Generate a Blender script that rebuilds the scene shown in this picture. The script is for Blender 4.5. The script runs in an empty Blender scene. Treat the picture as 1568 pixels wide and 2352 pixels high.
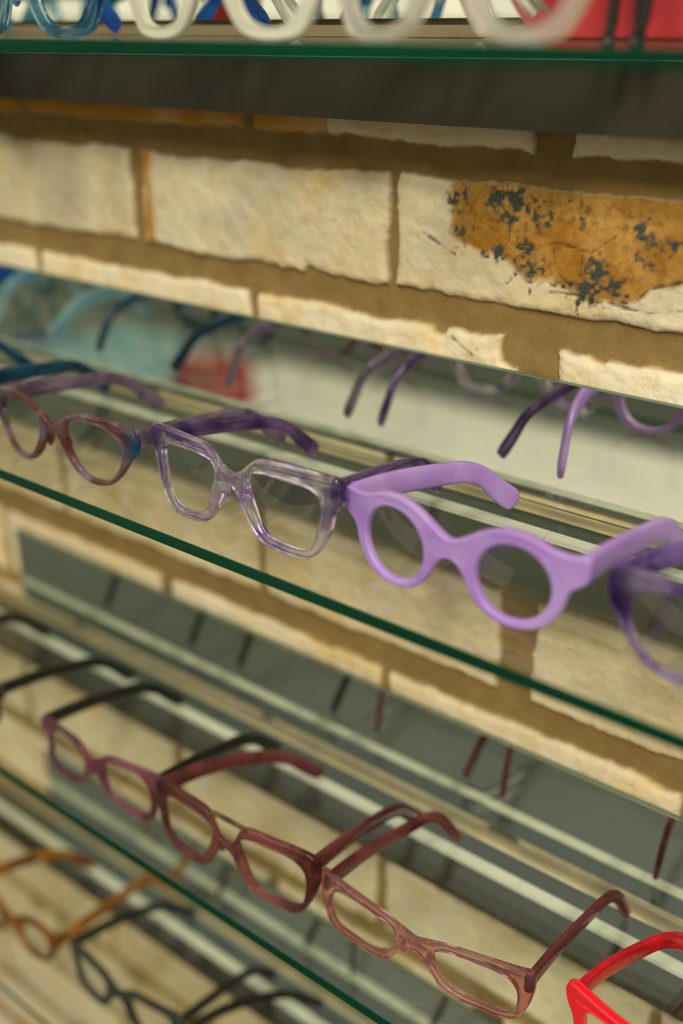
import bpy, bmesh, math
import numpy as np
from mathutils import Matrix, Vector

H = 1.35                       # eye height of the camera above the floor
C = bpy.context.scene.collection
sc = bpy.context.scene
rng = np.random.default_rng(7)

# ------------------------------------------------------------------ colour and node helpers
def lin(r, g, b):
    f = lambda c: (c/255/12.92) if c/255 <= .04045 else ((c/255+.055)/1.055)**2.4
    return (f(r), f(g), f(b), 1.0)

def new_mat(name):
    m = bpy.data.materials.new(name); m.use_nodes = True
    nt = m.node_tree; nt.nodes.clear()
    out = nt.nodes.new('ShaderNodeOutputMaterial')
    return m, nt, out

def N(nt, typ, **kw):
    n = nt.nodes.new(typ)
    for k, v in kw.items():
        if k in n.inputs.keys(): n.inputs[k].default_value = v
        else: setattr(n, k, v)
    return n

def mix(nt, fac, a, b, blend='MIX'):
    n = nt.nodes.new('ShaderNodeMix'); n.data_type = 'RGBA'; n.blend_type = blend
    for s, v in ((0, fac), (6, a), (7, b)):
        if isinstance(v, bpy.types.NodeSocket): nt.links.new(v, n.inputs[s])
        else: n.inputs[s].default_value = v
    return n.outputs[2]

def ramp(nt, fac, stops):
    n = nt.nodes.new('ShaderNodeValToRGB'); nt.links.new(fac, n.inputs[0])
    cr = n.color_ramp
    while len(cr.elements) < len(stops): cr.elements.new(.5)
    for e, (p, c) in zip(cr.elements, stops):
        e.position = p; e.color = c if len(c) == 4 else (*c, 1)
    return n.outputs[0]

def noise(nt, scale, detail=4, rough=.55, vec=None, dist=0.):
    n = nt.nodes.new('ShaderNodeTexNoise'); n.inputs['Scale'].default_value = scale
    n.inputs['Detail'].default_value = detail; n.inputs['Roughness'].default_value = rough
    n.inputs['Distortion'].default_value = dist
    if vec is None:
        tc = nt.nodes.new('ShaderNodeTexCoord'); vec = tc.outputs['Object']
    nt.links.new(vec, n.inputs['Vector'])
    return n.outputs['Fac']

def principled(name, color, rough=.4, metal=0., spec=.5, coat=0., var=None, bump=0.):
    m, nt, out = new_mat(name)
    p = nt.nodes.new('ShaderNodeBsdfPrincipled')
    p.inputs['Base Color'].default_value = color
    p.inputs['Roughness'].default_value = rough; p.inputs['Metallic'].default_value = metal
    p.inputs['Specular IOR Level'].default_value = spec; p.inputs['Coat Weight'].default_value = coat
    if var:
        f = noise(nt, var[0], 5)
        nt.links.new(mix(nt, ramp(nt, f, [(.35, (0, 0, 0)), (.65, (1, 1, 1))]), color, var[1]), p.inputs['Base Color'])
    if bump:
        b = nt.nodes.new('ShaderNodeBump'); b.inputs['Strength'].default_value = bump; b.inputs['Distance'].default_value = .0005
        nt.links.new(noise(nt, 900, 3), b.inputs['Height']); nt.links.new(b.outputs[0], p.inputs['Normal'])
    nt.links.new(p.outputs[0], out.inputs[0])
    return m

def sheet_glass(name, tint, rough=.0, r0=.04):
    """pane whose two faces both pass light straight on and mirror a share of it that grows towards grazing"""
    m, nt, out = new_mat(name)
    lw = N(nt, 'ShaderNodeLayerWeight', Blend=.5)
    pw = N(nt, 'ShaderNodeMath', operation='POWER'); nt.links.new(lw.outputs['Facing'], pw.inputs[0]); pw.inputs[1].default_value = 5
    ma = N(nt, 'ShaderNodeMath', operation='MULTIPLY_ADD'); nt.links.new(pw.outputs[0], ma.inputs[0]); ma.inputs[1].default_value = 1-r0; ma.inputs[2].default_value = r0
    t = N(nt, 'ShaderNodeBsdfTransparent', Color=tint); g = N(nt, 'ShaderNodeBsdfGlossy', Roughness=rough, Color=(.95, 1, .97, 1))
    mx = nt.nodes.new('ShaderNodeMixShader')
    nt.links.new(ma.outputs[0], mx.inputs[0]); nt.links.new(t.outputs[0], mx.inputs[1]); nt.links.new(g.outputs[0], mx.inputs[2])
    nt.links.new(mx.outputs[0], out.inputs[0])
    return m

def acetate(name, c1, c2, trans=1., rough=.06, scale=60, lo=.4, hi=.6, ends=None, ior=1.35):
    """plastic of spectacle frames: c1 and c2 run into each other in cloudy streaks; ends = (colour, from |x|, to |x|) dyes the outer corners"""
    m, nt, out = new_mat(name)
    p = nt.nodes.new('ShaderNodeBsdfPrincipled')
    tc = nt.nodes.new('ShaderNodeTexCoord')
    f = noise(nt, scale, 3, .5, tc.outputs['Object'], .6)
    col = mix(nt, ramp(nt, f, [(lo, (0, 0, 0)), (hi, (1, 1, 1))]), c1, c2)
    if ends:
        sx = nt.nodes.new('ShaderNodeSeparateXYZ'); nt.links.new(tc.outputs['Object'], sx.inputs[0])
        ab = N(nt, 'ShaderNodeMath', operation='ABSOLUTE'); nt.links.new(sx.outputs[0], ab.inputs[0])
        mr = nt.nodes.new('ShaderNodeMapRange'); nt.links.new(ab.outputs[0], mr.inputs[0])
        mr.inputs[1].default_value = ends[1]; mr.inputs[2].default_value = ends[2]
        m2 = N(nt, 'ShaderNodeMath', operation='MULTIPLY'); nt.links.new(mr.outputs[0], m2.inputs[0])
        f2 = ramp(nt, noise(nt, 170, 2, .5, tc.outputs['Object']), [(.35, (.55, .55, .55)), (.6, (1, 1, 1))])
        nt.links.new(f2, m2.inputs[1])
        col = mix(nt, m2.outputs[0], col, ends[0])
    nt.links.new(col, p.inputs['Base Color'])
    p.inputs['Roughness'].default_value = rough
    p.inputs['Transmission Weight'].default_value = trans
    p.inputs['IOR'].default_value = ior
    p.inputs['Specular IOR Level'].default_value = .7
    nt.links.new(p.outputs[0], out.inputs[0])
    return m

M = {}
M['glass'] = sheet_glass('shelf glass', (.95, .965, .945, 1))
M['glass_edge'] = principled('green glass edge', lin(0, 58, 36), .12, spec=.25, var=(5., lin(0, 46, 28)))
M['mirror'] = principled('mirror silver', (.82, .85, .78, 1), .012, 1.0)
M['mirror_edge'] = principled('mirror edge', lin(92, 112, 92), .3)
M['lens'] = sheet_glass('demo lens', (.955, .965, .96, 1), r0=.035)
M['rail'] = principled('dark olive painted metal', lin(54, 50, 38), .5, spec=.25, var=(14., lin(48, 46, 35)), bump=.05)
M['lip'] = principled('pale lip strip', lin(212, 208, 188), .4, var=(8., lin(196, 194, 174)))
M['groove'] = principled('black gasket', lin(14, 28, 22), .35)
M['bead'] = principled('brushed champagne metal', lin(196, 176, 136), .28, metal=.35, var=(30., lin(170, 152, 118)))
M['steel'] = principled('hinge metal', lin(205, 200, 180), .25, metal=1.)
M['gold'] = principled('brass core wire', lin(200, 150, 50), .3, metal=1.)

# ------------------------------------------------------------------ mesh helpers
def finish(name, me, mat, parent=None, loc=(0, 0, 0), kind=None, label=None):
    o = bpy.data.objects.new(name, me)
    for m in (mat if isinstance(mat, (list, tuple)) else [mat]): me.materials.append(m)
    C.objects.link(o); o.location = loc
    if parent: o.parent = parent
    if kind: o['kind'] = kind
    if label: o['label'] = label
    return o

def tag(o, label, cat, group=None):
    o['label'] = label; o['category'] = cat
    if group: o['group'] = group
    return o

def empty(name, loc, rz=0.):
    o = bpy.data.objects.new(name, None); C.objects.link(o); o.location = loc
    o.rotation_euler = (0, 0, rz); o.empty_display_size = .02
    return o

def box_mesh(x0, x1, y0, y1, z0, z1, bevel=0., seg=2):
    bm = bmesh.new(); bmesh.ops.create_cube(bm, size=1)
    for v in bm.verts:
        v.co = Vector(((x0+x1)/2+v.co.x*(x1-x0), (y0+y1)/2+v.co.y*(y1-y0), (z0+z1)/2+v.co.z*(z1-z0)))
    if bevel: bmesh.ops.bevel(bm, geom=bm.edges[:], offset=bevel, segments=seg, affect='EDGES', profile=.6)
    me = bpy.data.meshes.new('m'); bm.to_mesh(me); bm.free()
    return me

def profile_mesh(pts, x0, x1, smooth=False):
    """extrude a closed profile given in (y, z) along x"""
    bm = bmesh.new()
    a = [bm.verts.new((x0, y, z)) for y, z in pts]; b = [bm.verts.new((x1, y, z)) for y, z in pts]
    n = len(pts)
    for i in range(n):
        f = bm.faces.new((a[i], a[(i+1) % n], b[(i+1) % n], b[i])); f.smooth = smooth
    bm.faces.new(a[::-1]); bm.faces.new(b)
    bmesh.ops.recalc_face_normals(bm, faces=bm.faces[:])
    me = bpy.data.meshes.new('m'); bm.to_mesh(me); bm.free()
    return me

def catmull(pts, n=8, closed=True):
    P = np.array(pts, float); L = len(P); out = []
    for i in range(L if closed else L-1):
        g = (lambda k: P[k % L]) if closed else (lambda k: P[min(max(k, 0), L-1)])
        p0, p1, p2, p3 = g(i-1), g(i), g(i+1), g(i+2)
        # centripetal parametrisation keeps the corners tight
        d = [max(np.linalg.norm(b-a), 1e-6)**.5 for a, b in ((p0, p1), (p1, p2), (p2, p3))]
        t0, t1 = 0, d[0]; t2 = t1+d[1]; t3 = t2+d[2]
        for s in range(n):
            t = t1+(t2-t1)*s/n
            A1 = (t1-t)/(t1-t0)*p0+(t-t0)/(t1-t0)*p1; A2 = (t2-t)/(t2-t1)*p1+(t-t1)/(t2-t1)*p2; A3 = (t3-t)/(t3-t2)*p2+(t-t2)/(t3-t2)*p3
            B1 = (t2-t)/(t2-t0)*A1+(t-t0)/(t2-t0)*A2; B2 = (t3-t)/(t3-t1)*A2+(t-t1)/(t3-t1)*A3
            out.append((t2-t)/(t2-t1)*B1+(t-t1)/(t2-t1)*B2)
    if not closed: out.append(P[-1])
    return np.array(out)

K = 1.5     # wrap of a spectacle front: depth = K * x^2

def front_mesh(outer_half, lens_half, thick, bevel=.0013):
    """spectacle front in local (x right, y away from the camera, z up), metres; halves are given in mm, x>=0"""
    oh = list(outer_half)
    full = oh + [(-u, h) for u, h in reversed(oh) if u > 0]
    outer = catmull(full, 6)/1000
    lensR = catmull(lens_half, 8)/1000
    lensL = lensR*np.array([-1, 1])
    cu = bpy.data.curves.new('c', 'CURVE'); cu.dimensions = '2D'; cu.fill_mode = 'BOTH'
    cu.extrude = thick/2-bevel; cu.bevel_depth = bevel; cu.bevel_resolution = 2; cu.offset = -bevel
    for loop in (outer, lensR, lensL):
        s = cu.splines.new('POLY'); s.points.add(len(loop)-1); s.use_cyclic_u = True
        for p, q in zip(s.points, loop): p.co = (q[0], q[1], 0, 1)
    o = bpy.data.objects.new('c', cu); C.objects.link(o)
    dg = bpy.context.evaluated_depsgraph_get(); dg.update()
    me = bpy.data.meshes.new_from_object(o.evaluated_get(dg))
    bpy.data.objects.remove(o)
    bm = bmesh.new(); bm.from_mesh(me)
    bmesh.ops.remove_doubles(bm, verts=bm.verts[:], dist=2e-6)
    cap = set()
    for f in bm.faces:
        f.smooth = True
        if abs(f.normal.z) > .995: cap.add(f.index)
    for e in bm.edges:
        fs = e.link_faces
        if len(fs) == 2 and ((fs[0].index in cap) != (fs[1].index in cap)): e.smooth = False
    for v in bm.verts:
        x, h, d = v.co
        v.co = Vector((x, thick/2-d*1.0+K*x*x, h))
    bmesh.ops.recalc_face_normals(bm, faces=bm.faces[:])
    bm.to_mesh(me); bm.free(); me.materials.clear()
    return me, lensR

def lens_mesh(loop, side, thick):
    """thin curved demo lens filling one opening"""
    bm = bmesh.new()
    c = loop.mean(axis=0); rings = [1.02, .7, .35]
    vs = []
    for r in rings:
        row = []
        for q in loop[::2]:
            p = c+(q-c)*r; x = p[0]*side
            bulge = .0012*(1-r*r)
            row.append(bm.verts.new((x, thick*.5+K*x*x-bulge, p[1])))
        vs.append(row)
    cx = c[0]*side
    cv = bm.verts.new((cx, thick*.5+K*cx*cx-.0012, c[1]))
    n = len(vs[0])
    for a, b in zip(vs, vs[1:]):
        for i in range(n): bm.faces.new((a[i], a[(i+1) % n], b[(i+1) % n], b[i]))
    for i in range(n): bm.faces.new((vs[-1][i], vs[-1][(i+1) % n], cv))
    for f in bm.faces: f.smooth = True
    bmesh.ops.recalc_face_normals(bm, faces=bm.faces[:])
    me = bpy.data.meshes.new('lens'); bm.to_mesh(me); bm.free()
    return me

def sweep(path, heights, widths, nseg=14, power=3.2):
    """rounded bar along a path; heights and widths follow the path parameter"""
    bm = bmesh.new(); rows = []
    P = np.array(path)
    for i, p in enumerate(P):
        t = P[min(i+1, len(P)-1)]-P[max(i-1, 0)]; t /= np.linalg.norm(t)
        side = np.cross(t, (0, 0, 1.)); side /= np.linalg.norm(side)
        up = np.cross(side, t)
        row = []
        for k in range(nseg):
            a = 2*math.pi*k/nseg
            ca, sa = math.cos(a), math.sin(a)
            e = 2/power
            q = p+side*math.copysign(abs(ca)**e, ca)*widths[i]/2+up*math.copysign(abs(sa)**e, sa)*heights[i]/2
            row.append(bm.verts.new(q))
        rows.append(row)
    for a, b in zip(rows, rows[1:]):
        for k in range(nseg):
            bm.faces.new((a[k], a[(k+1) % nseg], b[(k+1) % nseg], b[k])).smooth = True
    bm.faces.new(rows[0][::-1]); bm.faces.new(rows[-1])
    bmesh.ops.recalc_face_normals(bm, faces=bm.faces[:])
    me = bpy.data.meshes.new('bar'); bm.to_mesh(me); bm.free()
    return me

def temple_mesh(x0, y0, h0, xt, yt, hh, w=.0034, reach=.032, hb=.0295):
    """side arm from the hinge (x0, y0, h0) back, over the ear bend and down to the tip resting on the glass at (xt, yt)"""
    yb = yt-reach
    s = lambda y: x0+(xt-x0)*max(0, (y-y0)/(yt-y0))**1.6
    key = [(y0, h0), (y0+(yb-y0)*.35, h0-(h0-hb-.003)*.22), (y0+(yb-y0)*.72, h0-(h0-hb-.003)*.62), (yb-.004, hb+.003), (yb+reach*.28, hb-.003), (yb+reach*.62, hb-.0135), (yt, hh[2]*.36)]
    pts = [(s(y), y, h) for y, h in key]
    P = catmull(pts, 7, closed=False)
    n = len(P); u = np.linspace(0, 1, n)
    hs = np.interp(u, [0, .12, .5, .72, .92, 1], [hh[0], hh[0]*.95, hh[1]*1.1, hh[1], hh[2], hh[2]*.75])
    ws = np.interp(u, [0, .3, .9, 1], [w*1.15, w, w*1.1, w*.8])
    return sweep(P, hs, ws)

def blob(c, r):
    bm = bmesh.new(); bmesh.ops.create_uvsphere(bm, u_segments=14, v_segments=9, radius=1)
    for v in bm.verts: v.co = Vector((c[0]+v.co.x*r[0], c[1]+v.co.y*r[1], c[2]+v.co.z*r[2]))
    for f in bm.faces: f.smooth = True
    me = bpy.data.meshes.new('b'); bm.to_mesh(me); bm.free(); return me

def hinge_mesh(x, y, h, side):
    bm = bmesh.new()
    for dz in (-.0022, 0, .0022):
        bmesh.ops.create_cone(bm, cap_ends=True, segments=12, radius1=.0013, radius2=.0013, depth=.0019,
                              matrix=Matrix.Translation((x-side*.0026, y, h+dz)))
    bmesh.ops.create_cube(bm, size=1, matrix=Matrix.Translation((x-side*.0022, y+.004, h))@Matrix.Diagonal((.0006, .007, .004, 1)))
    me = bpy.data.meshes.new('h'); bm.to_mesh(me); bm.free(); return me

# outlines in mm: x from the middle of the bridge, height above the shelf
SH = {
 'soft_cat': dict(o=[(0, 34), (8, 38), (16, 43), (26, 46), (44, 47), (60, 46), (70, 44), (75, 40), (76, 32), (74, 26), (68, 19), (60, 9), (52, 2.5), (42, 0), (32, .6), (22, 5), (14, 13), (8, 23), (0, 27)],
                  l=[(15, 36), (20, 40), (30, 42), (44, 41.5), (56, 38), (62, 32), (63, 24), (60, 15), (55, 8.5), (48, 4.5), (40, 3.5), (31, 5), (24, 10), (18, 18), (14, 28)], hz=37, hx=74),
 'angular': dict(o=[(0, 41), (8, 44), (15, 50), (20, 53.5), (28, 54.5), (66, 54), (75, 52), (77, 48), (77, 39), (72.5, 34), (69, 21), (62, 7), (56, 1.6), (48, 0), (30, 1.5), (22, 4), (15, 11), (8, 22), (4, 30), (0, 32)],
                 l=[(13, 38), (15, 43.5), (25, 46), (38, 45.8), (56, 44), (61.5, 41), (63.5, 35), (62, 24), (58.5, 12), (55, 7.2), (49, 5), (35, 6), (27, 8.5), (21, 15), (16, 27)], hz=45, hx=72),
 'round': dict(o=[(0, 38), (8, 41.5), (16, 46.5), (26, 51), (36, 52.5), (48, 50.5), (57, 47), (65, 46), (71, 47), (74, 45.5), (75, 40), (74, 34), (71, 31), (66, 27), (61.5, 14), (53, 4), (44, .5), (34, 0), (23, 3.2), (14, 11), (9, 20), (5, 25), (0, 27)],
               l=[(36.5+20.5*math.cos(a), 24.5+20.5*math.sin(a)) for a in np.linspace(0, 2*math.pi, 17)[:-1]], hz=40, hx=72.5),
 'slim_hex': dict(o=[(0, 36), (6, 39.5), (12, 44), (19, 47), (36, 48), (56, 48), (66, 46), (69.5, 42), (68, 34), (62.5, 27), (60, 10), (55, 2.5), (45, 0), (33, .4), (20, 4), (12, 10), (6, 20), (0, 27)],
                  l=[(10.5, 36), (16, 41.8), (30, 43.3), (47, 42), (56, 36), (58.5, 25), (56.5, 10.5), (51, 4.6), (38, 3.4), (23, 6), (14.5, 13), (9.7, 25)], hz=41, hx=66),
 'bold_hex': dict(o=[(0, 35), (6, 36.5), (10, 44), (14, 52), (20, 55.5), (42, 56), (62, 55), (72, 52), (75, 46), (74.5, 31), (70, 17), (62, 3.5), (57, 0), (48, .2), (27, 1.5), (18, 6), (11, 18), (5, 27), (0, 29)],
                  l=[(12, 42), (20, 46.5), (38, 47), (55, 45.5), (63, 40), (65.5, 32), (65, 21), (62, 10.5), (57, 7), (43, 6), (28, 7.2), (21, 15.5), (14, 30)], hz=45, hx=71.5),
 'rectangle': dict(o=[(0, 33), (10, 35.5), (24, 39), (45, 41), (66, 42), (76.5, 42), (78, 36), (77.5, 25), (75, 14.5), (70, 4.5), (62, 0), (46, -.0), (30, .4), (20, 4), (13, 12), (7, 19), (0, 22)],
                   l=[(14, 28), (18, 32), (34, 34.5), (52, 34.5), (63, 32), (68, 25), (68.5, 14), (66, 6.5), (60, 4.2), (48, 3.8), (33, 4.5), (23, 8.5), (16, 17)], hz=32, hx=75),
 'tall_square': dict(o=[(0, 34), (8, 36), (16, 41), (24, 44), (46, 46), (64, 48.5), (73, 49), (77, 45), (76, 36), (71, 27), (67, 12), (58, 2), (46, 0), (30, 0), (19, 3), (13, 11), (9, 19), (4, 24), (0, 26)],
                     l=[(13, 30), (17, 35), (28, 37), (46, 38), (59, 38), (63, 34), (63, 26), (61, 15), (55, 7), (45, 5), (31, 5), (22, 8), (17, 15), (14, 22)], hz=40, hx=73),
 'wide_u': dict(o=[(0, 38), (8, 42), (18, 48), (40, 50), (62, 50), (74, 47), (76, 40), (73, 30), (68, 16), (60, 3), (50, 0), (32, 0), (21, 4), (13, 14), (7, 26), (0, 30)],
                l=[(14, 38), (20, 43), (40, 44.5), (60, 43), (65, 36), (63, 22), (56, 9), (48, 5), (34, 5), (25, 8), (18, 17), (14, 30)], hz=41, hx=73),
}
SHELF_Z = [H-.0062, H-.2772, H-.5522, H-.8264]

def eyeglasses(label, style, x, y, shelf, front, arm, tips, yaw=0., thick=.0045, group=None, hh=(.011, .0075, .0095), lens=True, arm_label=None, scale=1., wide=.0042, extras=None, ear=.0295, reach=.032):
    S = SH[style]; z = SHELF_Z[shelf]+.0003
    r = empty('eyeglasses', (x, y, z), yaw)
    tag(r, label, 'eyeglasses', group)
    o = [(u*scale, h*scale) for u, h in S['o']]; l = [(u*scale, h*scale) for u, h in S['l']]
    me, loop = front_mesh(o, l, thick)
    finish('front_frame', me, front, r)
    hx, hz = S['hx']*scale/1000, S['hz']*scale/1000
    R = Matrix.Rotation(-yaw, 3, 'Z')
    for side, tip in zip((-1, 1), tips):
        if lens: finish('lens', lens_mesh(loop, side, thick), M['lens'], r)
        t = R@(Vector((tip[0], tip[1], 0))-Vector((x, y, 0)))
        hh_ = tuple(v*1.28 for v in hh)
        x0 = side*(hx-.0015); y0 = K*hx*hx+thick*.6
        tm = temple_mesh(x0, y0, hz, t.x, t.y, hh_, wide, hb=ear, reach=reach)
        tp = finish('temple', tm, arm, r, label=arm_label)
        finish('hinge', hinge_mesh(x0, y0+.004, hz, side), M['steel'], tp, label='small metal hinge')
        # nose pad swelling on the inner side of each rim
        bx = side*(min(p[0] for p in S['l'])*scale/1000-.0045)
        finish('nose_pad', blob((bx, thick+.0012, hz*.58), (.0016, .0034, .006)), front, r)
    if extras: extras(r, S, scale, thick)
    return r

# ------------------------------------------------------------------ brick wall (mesh relief)
WY = .6
def vnoise(X, Z, scale, seed):
    g = np.random.default_rng(seed).random((512, 512))
    x = X/scale+200; z = Z/scale+200
    xi = np.floor(x).astype(int); zi = np.floor(z).astype(int); fx = x-xi; fz = z-zi
    fx = fx*fx*(3-2*fx); fz = fz*fz*(3-2*fz)
    G = lambda a, b: g[a % 512, b % 512]
    return ((G(xi, zi)*(1-fx)+G(xi+1, zi)*fx)*(1-fz)+(G(xi, zi+1)*(1-fx)+G(xi+1, zi+1)*fx)*fz)*2-1

def fbm(X, Z, scale, seed, oct=4):
    o = 0; a = 1; s = 0
    for i in range(oct):
        o = o+a*vnoise(X, Z, scale/2**i, seed+i); s += a; a *= .5
    return o/s

def build_wall():
    def steps(*seg):
        out = []
        for a, b, d in seg: out.append(np.arange(a, b, d))
        return np.concatenate(out)
    xs = steps((-2.4, -1.25, .012), (-1.25, -.75, .0022), (-.75, -.14, .00115), (-.14, .3, .005), (.3, 1.2, .014))
    zs = steps((-H, -.9, .014), (-.9, -.5, .0024), (-.5, -.34, .0016), (-.34, -.21, .004), (-.21, -.05, .00115), (-.05, .25, .006), (.25, 1.3, .02))
    X, Z = np.meshgrid(xs, zs)
    # courses: bottom, top, joint centres / half widths
    courses = []
    even = [(-.331, .014), (-.575, .0045), (-.838, .005)]; odd = [(-.196, .005), (-.4453, .0042), (-.698, .0075), (-.948, .005)]
    spec = {-1: (-.0668, .004), 0: (-.160, -.0885), 1: (-.2555, -.1825), 2: (-.343, -.278), 3: (-.4375, -.357), 4: (-.535, -.4615)}
    sd = np.full(X.shape, -1.0); bid = np.zeros(X.shape)
    wob = fbm(X, Z, .03, 11, 4)*.0035+fbm(X, Z, .008, 31, 3)*.0016
    wob2 = fbm(X, Z, .034, 77, 4)*.0036+fbm(X, Z, .007, 91, 3)*.0016
    for k in range(-15, 15):
        if k in spec: zb, zt = spec[k]
        elif k > 4: zb = -.535-.0945*(k-4); zt = zb+.0725
        else: zb = -.0625+.0945*(-1-k); zt = zb+.0715
        if zt < zs[0]-.1 or zb > zs[-1]+.1: continue
        js = list(even if k % 2 else odd)
        lo = min(j for j, w in js); hi = max(j for j, w in js)
        r = np.random.default_rng(100+k)
        while lo > -2.6: lo -= .2505; js.append((lo, .0045+.003*r.random()))
        while hi < 1.4: hi += .2505; js.append((hi, .0045+.003*r.random()))
        js.sort()
        for (a, wa), (b, wb) in zip(js, js[1:]):
            tilt = (r.random()-.5)*.008
            x0, x1 = a+wa, b-wb
            t2 = zt+(0 if abs(k) < 6 and k >= -1 else r.random()*.003)
            cx = (x0+x1)/2
            z_off = tilt*(X-cx)/.25*.6
            d = np.minimum(np.minimum(X-x0, x1-X)+wob2, np.minimum(Z-zb-z_off, t2+z_off*.5-Z)+wob)
            # rounded corners
            m = d > sd
            sd = np.where(m, d, sd); bid = np.where(m, (k*7.31+a*3.7) % 1.0, bid)
    # eroded corners
    for cx, cz, rr in ((-.345, -.186, .016), (-.334, -.196, .012), (-.405, -.181, .006), (-.29, -.176, .010), (-.52, -.163, .007), (-.60, -.166, .006), (-.47, -.168, .009), (-.70, -.085, .007)):
        d = np.hypot(X-cx, (Z-cz)*1.1)-rr+wob*1.2
        sd = np.minimum(sd, d)
    mask = np.clip((sd+.0006)/.0016, 0, 1); mask = mask*mask*(3-2*mask)
    rise = np.clip(sd/.0045, 0, 1)**.5
    hgt = mask*.0022+rise*.0032+mask*fbm(X, Z, .05, 55, 5)*.0011+mask*fbm(X, Z, .010, 65, 4)*.0012
    hgt += (1-mask)*(fbm(X, Z, .03, 5, 4)*.0008)
    # two hairline cracks and the laminated ledge of the stained brick
    def seg_dist(pts):
        best = np.full(X.shape, 9.)
        for (ax, az), (bx, bz) in zip(pts, pts[1:]):
            vx, vz = bx-ax, bz-az; L = vx*vx+vz*vz
            t = np.clip(((X-ax)*vx+(Z-az)*vz)/L, 0, 1)
            best = np.minimum(best, np.hypot(X-ax-t*vx, Z-az-t*vz))
        return best
    jit = fbm(X, Z, .006, 15, 3)*.0012
    crack = np.zeros(X.shape)
    for pts in ([(-.325, -.1475), (-.308, -.1465), (-.293, -.149), (-.276, -.147), (-.270, -.146), (-.262, -.137), (-.245, -.131), (-.22, -.128)],
                [(-.376, -.110), (-.352, -.122), (-.338, -.121), (-.322, -.118), (-.300, -.121), (-.285, -.110)],
                [(-.325, -.122), (-.320, -.136), (-.312, -.141)], [(-.42, -.122), (-.395, -.133)],
                [(-.395, -.186), (-.378, -.196)], [(-.235, -.143), (-.224, -.153)],
                [(-.38, -.186), (-.374, -.192)], [(-.29, -.148), (-.262, -.151), (-.24, -.146)]):
        d = seg_dist(pts)+jit
        crack = np.maximum(crack, np.clip(1-d/.0009, 0, 1)*.8)
    crack *= mask
    hgt -= crack*.0012
    # stain region
    poly = [(-.402, -.078), (-.402, -.1), (-.399, -.118), (-.390, -.127), (-.370, -.131), (-.350, -.139), (-.322, -.142), (-.298, -.149), (-.271, -.146), (-.262, -.137), (-.245, -.131), (-.19, -.128), (-.19, -.078)]
    ins = np.zeros(X.shape, bool)
    for (ax, az), (bx, bz) in zip(poly, poly[1:]+poly[:1]):
        if az == bz: continue
        c = ((az > Z) != (bz > Z)) & (X < (bx-ax)*(Z-az)/(bz-az)+ax); ins ^= c
    dd = seg_dist(poly+poly[:1]); sdst = np.where(ins, dd, -dd)+fbm(X, Z, .012, 44, 4)*.006
    stain = np.clip((sdst+.001)/.004, 0, 1)
    spots = [(-.389, -.116, .008), (-.393, -.1, .008), (-.351, -.095, .013), (-.343, -.101, .010), (-.364, -.129, .006), (-.347, -.127, .009), (-.342, -.138, .010), (-.338, -.144, .007), (-.308, -.102, .005), (-.313, -.095, .006),
             (-.271, -.106, .009), (-.296, -.139, .012), (-.303, -.147, .008), (-.316, -.143, .007), (-.356, -.107, .007), (-.263, -.124, .006), (-.283, -.139, .007), (-.335, -.107, .006), (-.361, -.107, .005), (-.365, -.094, .008), (-.33, -.1, .006), (-.25, -.112, .006)]
    sp = np.full(X.shape, -1.)
    for a, b, rr in spots: sp = np.maximum(sp, 1-np.hypot(X-a, Z-b)/(rr*1.25))
    sp = np.clip((sp+fbm(X, Z, .0075, 71, 3)*.7+fbm(X, Z, .0028, 79, 2)*1.2-.36)/.6, 0, 1)*mask
    # amber tint on a few brick ends and the strip of bricks right below the upper rail
    amb = np.exp(-((X+.684)/.006)**2)*(Z > -.165)*(Z < -.085)
    amb = np.maximum(amb, ((Z > -.075) & (X < -.5) & (X > -1.3))*.9)
    amb = np.clip(amb+fbm(X, Z, .03, 88, 3)*.35*(amb > .05), 0, 1)*mask
    nz, nx = X.shape
    co = np.stack([X, WY-hgt, Z+H], -1).reshape(-1, 3)
    me = bpy.data.meshes.new('wall')
    me.vertices.add(nx*nz); me.vertices.foreach_set('co', co.astype(np.float32).ravel())
    i = np.arange(nz-1)[:, None]*nx+np.arange(nx-1)[None]
    q = np.stack([i, i+1, i+nx+1, i+nx], -1).reshape(-1, 4)
    nf = len(q)
    me.loops.add(nf*4); me.polygons.add(nf)
    me.loops.foreach_set('vertex_index', q.astype(np.int32).ravel())
    me.polygons.foreach_set('loop_start', np.arange(nf, dtype=np.int32)*4)
    me.polygons.foreach_set('loop_total', np.full(nf, 4, np.int32))
    me.polygons.foreach_set('use_smooth', np.ones(nf, bool))
    me.update(); me.validate()
    for nm, arr in (('brick', mask), ('stain', stain*mask), ('soot', sp), ('crack', crack), ('tone', bid), ('amber', amb)):
        at = me.attributes.new(nm, 'FLOAT', 'POINT'); at.data.foreach_set('value', arr.astype(np.float32).ravel())
    # material
    m, nt, out = new_mat('old stock brick and lime mortar')
    A = lambda nm: (lambda n: (setattr(n, 'attribute_name', nm), n.outputs['Fac'])[1])(nt.nodes.new('ShaderNodeAttribute'))
    p = nt.nodes.new('ShaderNodeBsdfPrincipled'); p.inputs['Roughness'].default_value = .9; p.inputs['Specular IOR Level'].default_value = .15
    big = noise(nt, 9, 5); fine = noise(nt, 130, 6, .65); grain = noise(nt, 700, 3, .6); mid = noise(nt, 38, 5, .6)
    brick = mix(nt, ramp(nt, big, [(.42, (0, 0, 0)), (.66, (1, 1, 1))]), lin(238, 222, 186), lin(226, 196, 142))
    brick = mix(nt, ramp(nt, mid, [(.42, (0, 0, 0)), (.62, (.85, .85, .85))]), brick, lin(236, 225, 198))
    brick = mix(nt, ramp(nt, fine, [(.55, (0, 0, 0)), (.78, (.55, .55, .55))]), brick, lin(196, 160, 96))
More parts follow.
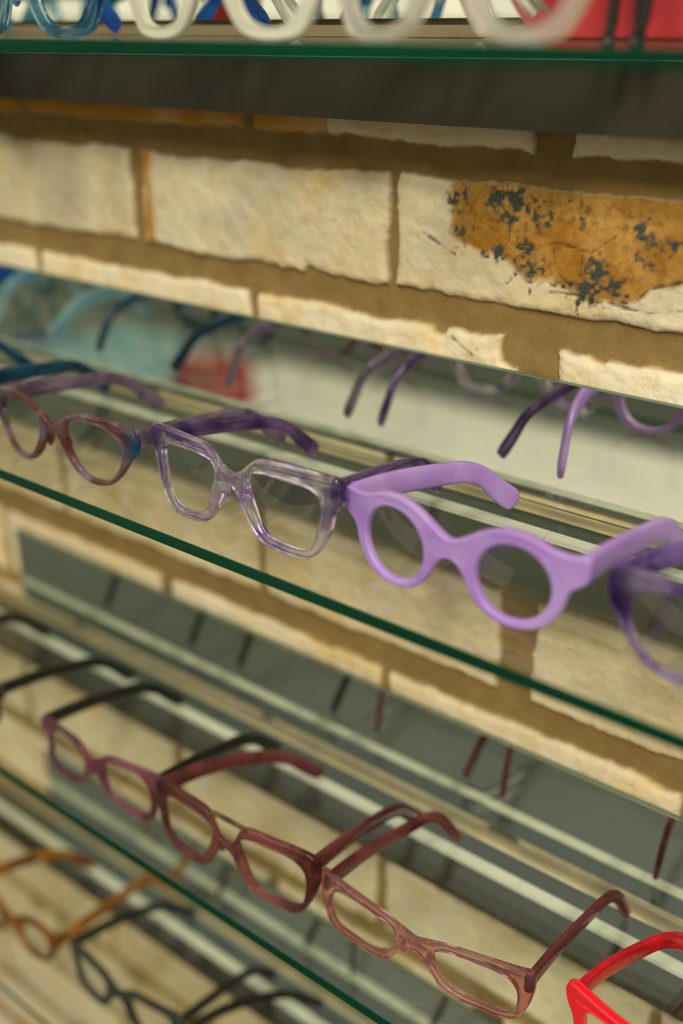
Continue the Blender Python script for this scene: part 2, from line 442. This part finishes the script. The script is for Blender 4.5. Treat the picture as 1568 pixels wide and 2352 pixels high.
    tone = nt.nodes.new('ShaderNodeMapRange'); nt.links.new(A('tone'), tone.inputs[0]); tone.inputs[3].default_value = 0; tone.inputs[4].default_value = .35
    brick = mix(nt, tone.outputs[0], brick, lin(222, 186, 118))
    rust = mix(nt, ramp(nt, mid, [(.4, (0, 0, 0)), (.6, (1, 1, 1))]), lin(168, 114, 40), lin(194, 146, 74))
    rust = mix(nt, ramp(nt, fine, [(.5, (0, 0, 0)), (.72, (.8, .8, .8))]), rust, lin(120, 78, 30))
    brick = mix(nt, A('stain'), brick, rust)
    brick = mix(nt, A('amber'), brick, lin(196, 138, 50))
    sootc = mix(nt, grain, lin(40, 44, 42), lin(96, 98, 88))
    brick = mix(nt, A('soot'), brick, sootc)
    brick = mix(nt, A('crack'), brick, lin(70, 48, 24))
    mort = mix(nt, ramp(nt, mid, [(.35, (0, 0, 0)), (.65, (1, 1, 1))]), lin(158, 130, 80), lin(140, 112, 66))
    mort = mix(nt, ramp(nt, grain, [(.5, (0, 0, 0)), (.75, (.5, .5, .5))]), mort, lin(116, 90, 52))
    nt.links.new(mix(nt, A('brick'), mort, brick), p.inputs['Base Color'])
    b = nt.nodes.new('ShaderNodeBump'); b.inputs['Strength'].default_value = .8; b.inputs['Distance'].default_value = .0016
    nt.links.new(fine, b.inputs['Height'])
    b2 = nt.nodes.new('ShaderNodeBump'); b2.inputs['Strength'].default_value = .35; b2.inputs['Distance'].default_value = .0005
    nt.links.new(grain, b2.inputs['Height']); nt.links.new(b.outputs[0], b2.inputs['Normal']); nt.links.new(b2.outputs[0], p.inputs['Normal'])
    nt.links.new(p.outputs[0], out.inputs[0])
    finish('wall_back', me, m, kind='structure')

build_wall()
finish('floor', box_mesh(-6, 3, -5, WY+.05, -.05, 0), principled('dark floorboards', lin(40, 46, 38), .5, var=(3., lin(58, 58, 46))), kind='structure')

tag(finish('added_plinth', box_mesh(-2.95, -.9, -1.98, -1.1, 0, .12, .01), principled('white painted wood', lin(238, 228, 214), .5, var=(4., lin(226, 218, 204)))),  # unseen plinth, added to brighten the reflection in the mirror strips
    'low white plinth added across the room to give a pale blur in the mirror strips', 'plinth')
tag(finish('added_red_cube', box_mesh(-2.84, -2.60, -1.52, -1.34, .1203, .29, .02, 3), principled('red lacquer', lin(176, 30, 40), .4, var=(3., lin(160, 24, 34)))),  # unseen cube, added so the mirror picks up a red reflection
    'red cube added on the white plinth to give a red blur in the mirror', 'added cube')
tag(finish('added_blue_box', box_mesh(-3.75, -2.98, -1.9, -1.25, 0, .16, .02, 3), principled('pale blue painted wood', lin(140, 176, 176), .5, var=(3., lin(110, 150, 160)))),  # unseen box, added to tint the left of the mirror reflections teal
    'pale blue box added beside the white plinth to give a teal blur at the left of the mirrors', 'added box')
# ------------------------------------------------------------------ shelves, rails, mirrors
YF, YB = .396, .5935
X0, X1 = -1.62, .45
names = ['top', 'second', 'third', 'lowest']
shelf_labels = ['thick green edged glass shelf at the very top, just under eye level',
                'glass shelf carrying the purple and violet spectacles, middle of the photo',
                'glass shelf carrying the maroon, pink and red spectacles',
                'lowest glass shelf, carrying the amber and black spectacles']
rail_labels = ['dark olive wall rail directly under the topmost glass shelf',
               'wall rail under the glass shelf with the purple spectacles',
               'wall rail under the glass shelf with the maroon spectacles',
               'wall rail under the lowest glass shelf']
mirror_labels = ['mirror strip behind the blue and white spectacles on the top shelf',
                 'mirror strip behind the purple and violet spectacles, reflecting their temples',
                 'mirror strip behind the maroon and red spectacles, mostly grey green reflection',
                 'mirror strip behind the amber and black spectacles on the lowest shelf']
for k, z in enumerate(SHELF_Z):
    t = .0075
    # glass plate: faces 0 pane, 1 green edge
    me = box_mesh(X0, X1, YF, YB, z-t, z, bevel=.0005, seg=1)
    o = finish('glass_shelf', me, [M['glass'], M['glass_edge']])
    for p in me.polygons:
        p.material_index = 0 if abs(p.normal.z) > .9 or p.normal.y > .9 else 1
    tag(o, shelf_labels[k], 'shelf', 'glass shelves')
    # rail
    r = empty('shelf_rail', ((X0+X1)/2, .575, z-t-.0385)); tag(r, rail_labels[k], 'rail', 'wall rails under the shelves')
    def rp(name, pts, mat, smooth=False, label=None, x0=X0, x1=X1):
        me = profile_mesh([(y-.575, zz+.0385) for y, zz in pts], x0-(X0+X1)/2, x1-(X0+X1)/2, smooth)
        finish(name, me, mat, r, label=label)
    rp('rail_body', [(.551, -.0382), (.592, -.0382), (.592, -.0035), (.551, -.0035)], M['rail'])
    # pale lip laid in lengths with a hairline butt joint between them
    for a, b in ((X0, -.2925), (-.2921, X1)):
        rp('lip_strip', [(.551, -.0033), (.561, -.0033), (.561, -.0004), (.5515, -.0004)], M['lip'], label='pale grey green strip', x0=a, x1=b)
    rp('gasket', [(.5612, -.0033), (.5794, -.0033), (.5794, -.0013), (.5612, -.0013)], M['groove'], label='black gasket in the groove')
    arc = [(.5868-.0072*math.cos(a), -.0033+.0028*math.sin(a)**.6) for a in np.linspace(0, math.pi, 14)]
    rp('metal_bead', arc, M['bead'], True, label='rounded champagne metal bead')
    if k == 0:
        rp('mirror_seat', [(.578, t+.0003), (.592, t+.0003), (.592, .0143), (.580, .0143)], principled('brown mirror seat', lin(104, 92, 66), .4), label='brown seat under the mirror')
    # mirror
    mb = z+.0100 if k == 0 else z+.0004
    xm0, xm1 = (-1.45, -.338) if k == 0 else (-.917, X1-.02)
    mh = .12 if k == 0 else .0775
    r2 = empty('mirror_strip', ((xm0+xm1)/2, .5885, mb)); tag(r2, mirror_labels[k], 'mirror', 'mirror strips behind the shelves')
    w = (xm1-xm0)/2
    finish('mirror_face', box_mesh(-w+.0005, w-.0005, -.0005, 0, .0005, mh-.0005), M['mirror'], r2)
    finish('mirror_backing', box_mesh(-w, w, .0001, .0038, 0, mh, .0004, 1), M['mirror_edge'], r2, label='grey green edge')

# ------------------------------------------------------------------ acetates
V = {}
V['clear_violet'] = acetate('clear violet acetate', lin(252, 244, 253), lin(178, 142, 228), ends=(lin(96, 54, 172), .063, .076), lo=.42, hi=.66, ior=1.42, scale=90, trans=.95, rough=.03)
V['violet_arm'] = acetate('dark violet acetate', lin(150, 122, 176), lin(92, 66, 122), trans=.82, scale=30, rough=.08)
V['clear_arm'] = acetate('smoky clear acetate', lin(215, 205, 220), lin(150, 128, 175), trans=.9)
V['plum'] = acetate('plum acetate', lin(136, 88, 80), lin(186, 160, 196), trans=.85, lo=.5, hi=.7, ends=(lin(24, 118, 160), .062, .074), rough=.07)
V['plum_arm'] = acetate('plum arm acetate', lin(108, 84, 106), lin(150, 132, 158), trans=.7, rough=.1)
V['lilac'] = acetate('milky lilac acetate', lin(178, 136, 214), lin(192, 158, 222), trans=.34, rough=.3, scale=30)
V['deep_purple'] = acetate('deep purple acetate', lin(120, 84, 165), lin(190, 170, 215), trans=.85, ends=(lin(52, 30, 100), .062, .072))
V['purple_arm'] = acetate('purple arm acetate', lin(96, 60, 140), lin(140, 110, 180), trans=.5, rough=.12)
V['navy'] = acetate('dark navy acetate', lin(20, 50, 70), lin(30, 80, 110), trans=.4)
V['pale_blue'] = acetate('pale blue acetate', lin(190, 225, 235), lin(130, 190, 215), trans=.8)
V['teal'] = acetate('teal acetate', lin(20, 120, 150), lin(60, 160, 180), trans=.7)
V['blue'] = acetate('clear blue acetate', lin(150, 200, 215), lin(60, 140, 190), trans=.95, ends=(lin(10, 90, 150), .05, .07))
V['royal'] = acetate('royal blue acetate', lin(20, 80, 170), lin(30, 110, 190), trans=.6)
V['white'] = principled('cream white acetate', lin(184, 182, 162), .3, coat=.3)
V['white_clear'] = acetate('milky clear acetate', lin(244, 242, 232), lin(228, 226, 214), trans=.82, rough=.15)
V['crystal'] = acetate('crystal acetate', (.95, .95, .93, 1), lin(232, 228, 215), trans=.95, rough=.03)
V['black'] = principled('black acetate', lin(20, 22, 18), .3)
V['mauve'] = acetate('mauve brown acetate', lin(172, 108, 124), lin(122, 66, 84), trans=.7, scale=30, rough=.1)
V['maroon'] = acetate('maroon acetate', lin(176, 112, 108), lin(140, 78, 78), trans=.82, rough=.06, scale=30, ends=(lin(92, 36, 38), .04, .075))
V['maroon_arm'] = acetate('maroon arm acetate', lin(134, 70, 72), lin(96, 44, 46), trans=.55, scale=30, rough=.1)
V['rose'] = acetate('rose brown acetate', lin(238, 188, 184), lin(206, 142, 138), trans=.93, scale=30, rough=.05, ends=(lin(200, 60, 60), .072, .082))
V['red'] = principled('bright red acetate', lin(226, 20, 36), .25, coat=.4)
V['red_clear'] = acetate('red arm acetate', lin(214, 20, 40), lin(180, 12, 30), trans=.35, rough=.12)
V['amber'] = acetate('amber acetate', lin(214, 150, 50), lin(120, 70, 20), trans=.7)
V['ink'] = acetate('ink black acetate', lin(30, 34, 32), lin(60, 62, 50), trans=.3)
V['olive'] = acetate('olive tortoise acetate', lin(150, 130, 80), lin(60, 52, 36), trans=.6)

# ------------------------------------------------------------------ second shelf: the violets
G2 = 'spectacles on the purple shelf'
eyeglasses('clear violet angular spectacles with faceted rims, in sharp focus', 'angular', -.4255, .4165, 1, V['clear_violet'], V['violet_arm'],
           ((-.475, .551), (-.370, .551)), 0., .0052, G2, (.0098, .0066, .0088), arm_label='darker violet temple')
eyeglasses('plum brown rounded spectacles with teal blue outer corners, left of the clear violet pair', 'soft_cat', -.592, .4165, 1, V['plum'], V['plum_arm'],
           ((-.634, .551), (-.507, .552)), 0., .0045, G2, (.010, .007, .009), arm_label='dull purple temple')
eyeglasses('opaque lilac spectacles with big round rims, wholly in view', 'round', -.2800, .4270, 1, V['lilac'], V['lilac'],
           ((-.319, .559), (-.206, .556)), 0., .0055, G2, (.0125, .0095, .0115), wide=.0052)
eyeglasses('deep purple translucent spectacles cut off by the right frame edge, beside the lilac pair', 'soft_cat', -.1190, .4300, 1, V['deep_purple'], V['purple_arm'],
           ((-.160, .556), (-.050, .556)), 0., .005, G2, (.012, .008, .010), scale=1.04, arm_label='dark purple temple')
eyeglasses('dark navy spectacles, only the temple showing at the left edge above the plum pair', 'wide_u', -.765, .4165, 1, V['navy'], V['navy'],
           ((-.80, .552), (-.700, .552)), 0., .0045, G2, (.010, .007, .009))
eyeglasses('pale blue spectacles seen only as a blur in the mirror strip', 'angular', -.93, .417, 1, V['pale_blue'], V['pale_blue'],
           ((-.965, .552), (-.87, .552)), 0., .006, G2, (.012, .010, .012))
eyeglasses('teal spectacles seen only as a dark blue blur at the far left of the mirror', 'wide_u', -1.095, .417, 1, V['teal'], V['royal'],
           ((-1.13, .552), (-1.03, .552)), 0., .006, G2, (.012, .010, .012))

# ------------------------------------------------------------------ third shelf: the maroons
G3 = 'spectacles on the maroon shelf'
eyeglasses('slim mauve brown spectacles with black temples, blurred at lower left', 'slim_hex', -.592, .4205, 2, V['mauve'], V['black'],
           ((-.635, .552), (-.521, .553)), .04, .0036, G3, (.0095, .0075, .009), arm_label='black temple')
def brow_bar(r, S, s, th):
    path = [(x, .004+K*x*x, .0512+.0015*(1-(x/.02)**2)) for x in np.linspace(-.019, .019, 9)]
    finish('brow_bar', sweep(path, [.0034]*9, [.003]*9), V['olive'], r, label='straight upper bridge bar')
eyeglasses('maroon angular spectacles with a double bridge', 'bold_hex', -.4475, .4185, 2, V['maroon'], V['maroon_arm'],
           ((-.473, .551), (-.381, .556)), .05, .005, G3, (.0115, .008, .009), extras=brow_bar, arm_label='dark maroon temple')
eyeglasses('rose brown rectangular spectacles with red corners, sharp at lower right', 'rectangle', -.2965, .4315, 2, V['rose'], V['maroon_arm'],
           ((-.346, .557), (-.215, .566)), .07, .005, G3, (.0105, .0065, .0062), reach=.021, ear=.031, arm_label='dark rose temple')
eyeglasses('bright opaque red spectacles cut off by the lower right corner', 'tall_square', -.1235, .4400, 2, V['red'], V['red_clear'],
           ((-.157, .560), (-.05, .560)), .0, .0065, G3, (.0115, .0085, .0095), arm_label='translucent red temple', wide=.0045, ear=.034)
eyeglasses('black spectacles at the left edge of the maroon shelf, mostly outside the photo', 'slim_hex', -.788, .4205, 2, V['ink'], V['black'],
           ((-.825, .552), (-.700, .552)), .0, .0045, G3, (.0095, .007, .009))

# ------------------------------------------------------------------ lowest shelf
G4 = 'spectacles on the lowest shelf'
eyeglasses('amber tortoiseshell spectacles on the lowest shelf at the left edge', 'round', -.772, .4330, 3, V['amber'], V['amber'],
           ((-.795, .552), (-.712, .585)), .03, .005, G4, (.011, .0085, .010), scale=.92, arm_label='amber brown temple')
eyeglasses('ink black spectacles on the lowest shelf, right of the amber pair', 'wide_u', -.619, .4380, 3, V['ink'], V['black'],
           ((-.66, .570), (-.545, .565)), .02, .005, G4, (.010, .007, .009))
eyeglasses('olive tortoiseshell spectacles at the bottom edge, only a dark temple showing', 'angular', -.462, .4420, 3, V['olive'], V['black'],
           ((-.488, .566), (-.395, .566)), .02, .005, G4, (.010, .007, .009))

# ------------------------------------------------------------------ top shelf
G1 = 'spectacles on the top shelf'
eyeglasses('clear blue angular spectacles on the top shelf at the left', 'wide_u', -.5815, .418, 0, V['blue'], V['royal'],
           ((-.652, .551), (-.512, .551)), 0., .005, G1, (.011, .008, .010), scale=.93, arm_label='royal blue temple')
eyeglasses('opaque cream white spectacles with rounded rims on the top shelf', 'wide_u', -.4230, .4135, 0, V['white'], V['white_clear'],
           ((-.483, .551), (-.352, .551)), 0., .0055, G1, (.012, .009, .012), scale=.93)
eyeglasses('milky clear spectacles on the top shelf, beside the red panel', 'wide_u', -.2830, .4105, 0, V['white_clear'], V['crystal'],
           ((-.315, .551), (-.205, .551)), 0., .007, G1, (.012, .009, .012), scale=.88)
eyeglasses('royal blue spectacles seen only in the mirror of the top shelf', 'angular', -.83, .417, 0, V['royal'], V['teal'],
           ((-.86, .552), (-.78, .552)), 0., .006, G1, (.012, .010, .012))
eyeglasses('pale blue translucent spectacles seen only in the mirror of the top shelf', 'soft_cat', -1.0, .417, 0, V['pale_blue'], V['royal'],
           ((-1.03, .552), (-.94, .552)), 0., .006, G1, (.012, .010, .012))

red_cloth = principled('red cloth covered board', lin(160, 26, 32), .7, var=(25., lin(140, 18, 26)))
def display_card(label, x0, x1, y0, y1, h):
    z = SHELF_Z[0]
    r = empty('display_card', ((x0+x1)/2, (y0+y1)/2, z)); tag(r, label, 'display board', 'red display boards')
    w, d = (x1-x0)/2, (y1-y0)/2
    finish('board', box_mesh(-w, w, -d, d, .0003, h, .0015), red_cloth, r)
    finish('edge_trim', box_mesh(-w, w, -d-.0008, d+.0008, h, h+.003, .0008), M['groove'], r, label='black top edge trim')
display_card('red board standing on the top shelf at the right', -.336, -.02, .573, .5845, .11)
display_card('red board standing on the top shelf, seen only in the mirror', -.742, -.688, .44, .452, .07)
st = empty('display_stand', (-.256, .522, SHELF_Z[0])); tag(st, 'black two legged stand in front of the red board on the top shelf', 'stand')
for dx, w in ((-.0075, .0045), (.0075, .008)):
    path = [(dx-.001, 0, .0004), (dx, 0, .004), (dx+.0005, .001, .02), (dx+.002, .004, .06)]
    finish('leg', sweep(catmull(path, 4, closed=False), [.005]*13, [w*1.5]+[w]*12, power=4), V['black'], st)
finish('crossbar', box_mesh(-.012, .014, .002, .006, .058, .066, .001), V['black'], st)

# ------------------------------------------------------------------ light
w = bpy.data.worlds.new('room'); sc.world = w; w.use_nodes = True
nt = w.node_tree; nt.nodes.clear()
out = nt.nodes.new('ShaderNodeOutputWorld'); bg = nt.nodes.new('ShaderNodeBackground')
tc = nt.nodes.new('ShaderNodeTexCoord'); sx = nt.nodes.new('ShaderNodeSeparateXYZ'); nt.links.new(tc.outputs['Generated'], sx.inputs[0])
el = ramp(nt, sx.outputs[2], [(0., lin(40, 50, 42)), (.004, lin(236, 226, 196)), (.09, lin(214, 204, 176)), (.16, lin(116, 114, 92)), (.50, lin(134, 134, 112)), (.72, lin(250, 246, 230)), (1., lin(255, 252, 240))])
nt.links.new(el, bg.inputs['Color']); bg.inputs['Strength'].default_value = 1.35
nt.links.new(bg.outputs[0], out.inputs[0])

def area(name, loc, target, size, power, color):
    l = bpy.data.lights.new(name, 'AREA'); l.shape = 'DISK'; l.size = size; l.energy = power; l.color = color
    o = bpy.data.objects.new(name, l); C.objects.link(o); o.location = loc
    o.rotation_euler = (Vector(target)-Vector(loc)).to_track_quat('-Z', 'Y').to_euler()
area('added_lamp', (.9, -1.4, 2.6), (-.4, .6, 1.1), .45, 48, (1., .93, .82))  # added key light from the front right, no known fitting there
area('added_lamp', (.1, -1.0, 2.9), (-.7, .6, 1.0), .3, 22, (1., .93, .8))  # second added light, placed where the glass does not mirror it

# ------------------------------------------------------------------ camera
cam = bpy.data.cameras.new('camera'); co = bpy.data.objects.new('camera', cam); C.objects.link(co)
f, cx, cy = 2540., 784., 1176.
pitch = math.atan2(cy-60, f)
upv = Vector((0, math.cos(pitch), math.sin(pitch)))
Xv = -Vector((-2600-cx, cy-60, -f)).normalized()
Yv = upv.cross(Xv)
R = Matrix((Xv, Yv, upv))
co.matrix_world = Matrix.Translation((0, 0, H))@R.to_4x4()
cam.sensor_fit = 'VERTICAL'; cam.sensor_height = 36; cam.lens = f/2352*36; cam.clip_start = .02
cam.dof.use_dof = True; cam.dof.focus_distance = .662; cam.dof.aperture_fstop = 2.2
sc.camera = co

sc.view_settings.view_transform = 'Standard'; sc.view_settings.look = 'None'
sc.view_settings.gamma = 1; sc.view_settings.exposure = 0.
sc.cycles.max_bounces = 14; sc.cycles.transparent_max_bounces = 40; sc.cycles.transmission_bounces = 10; sc.cycles.glossy_bounces = 8
sc.cycles.use_denoising = True
sc.cycles.sample_clamp_indirect = 6
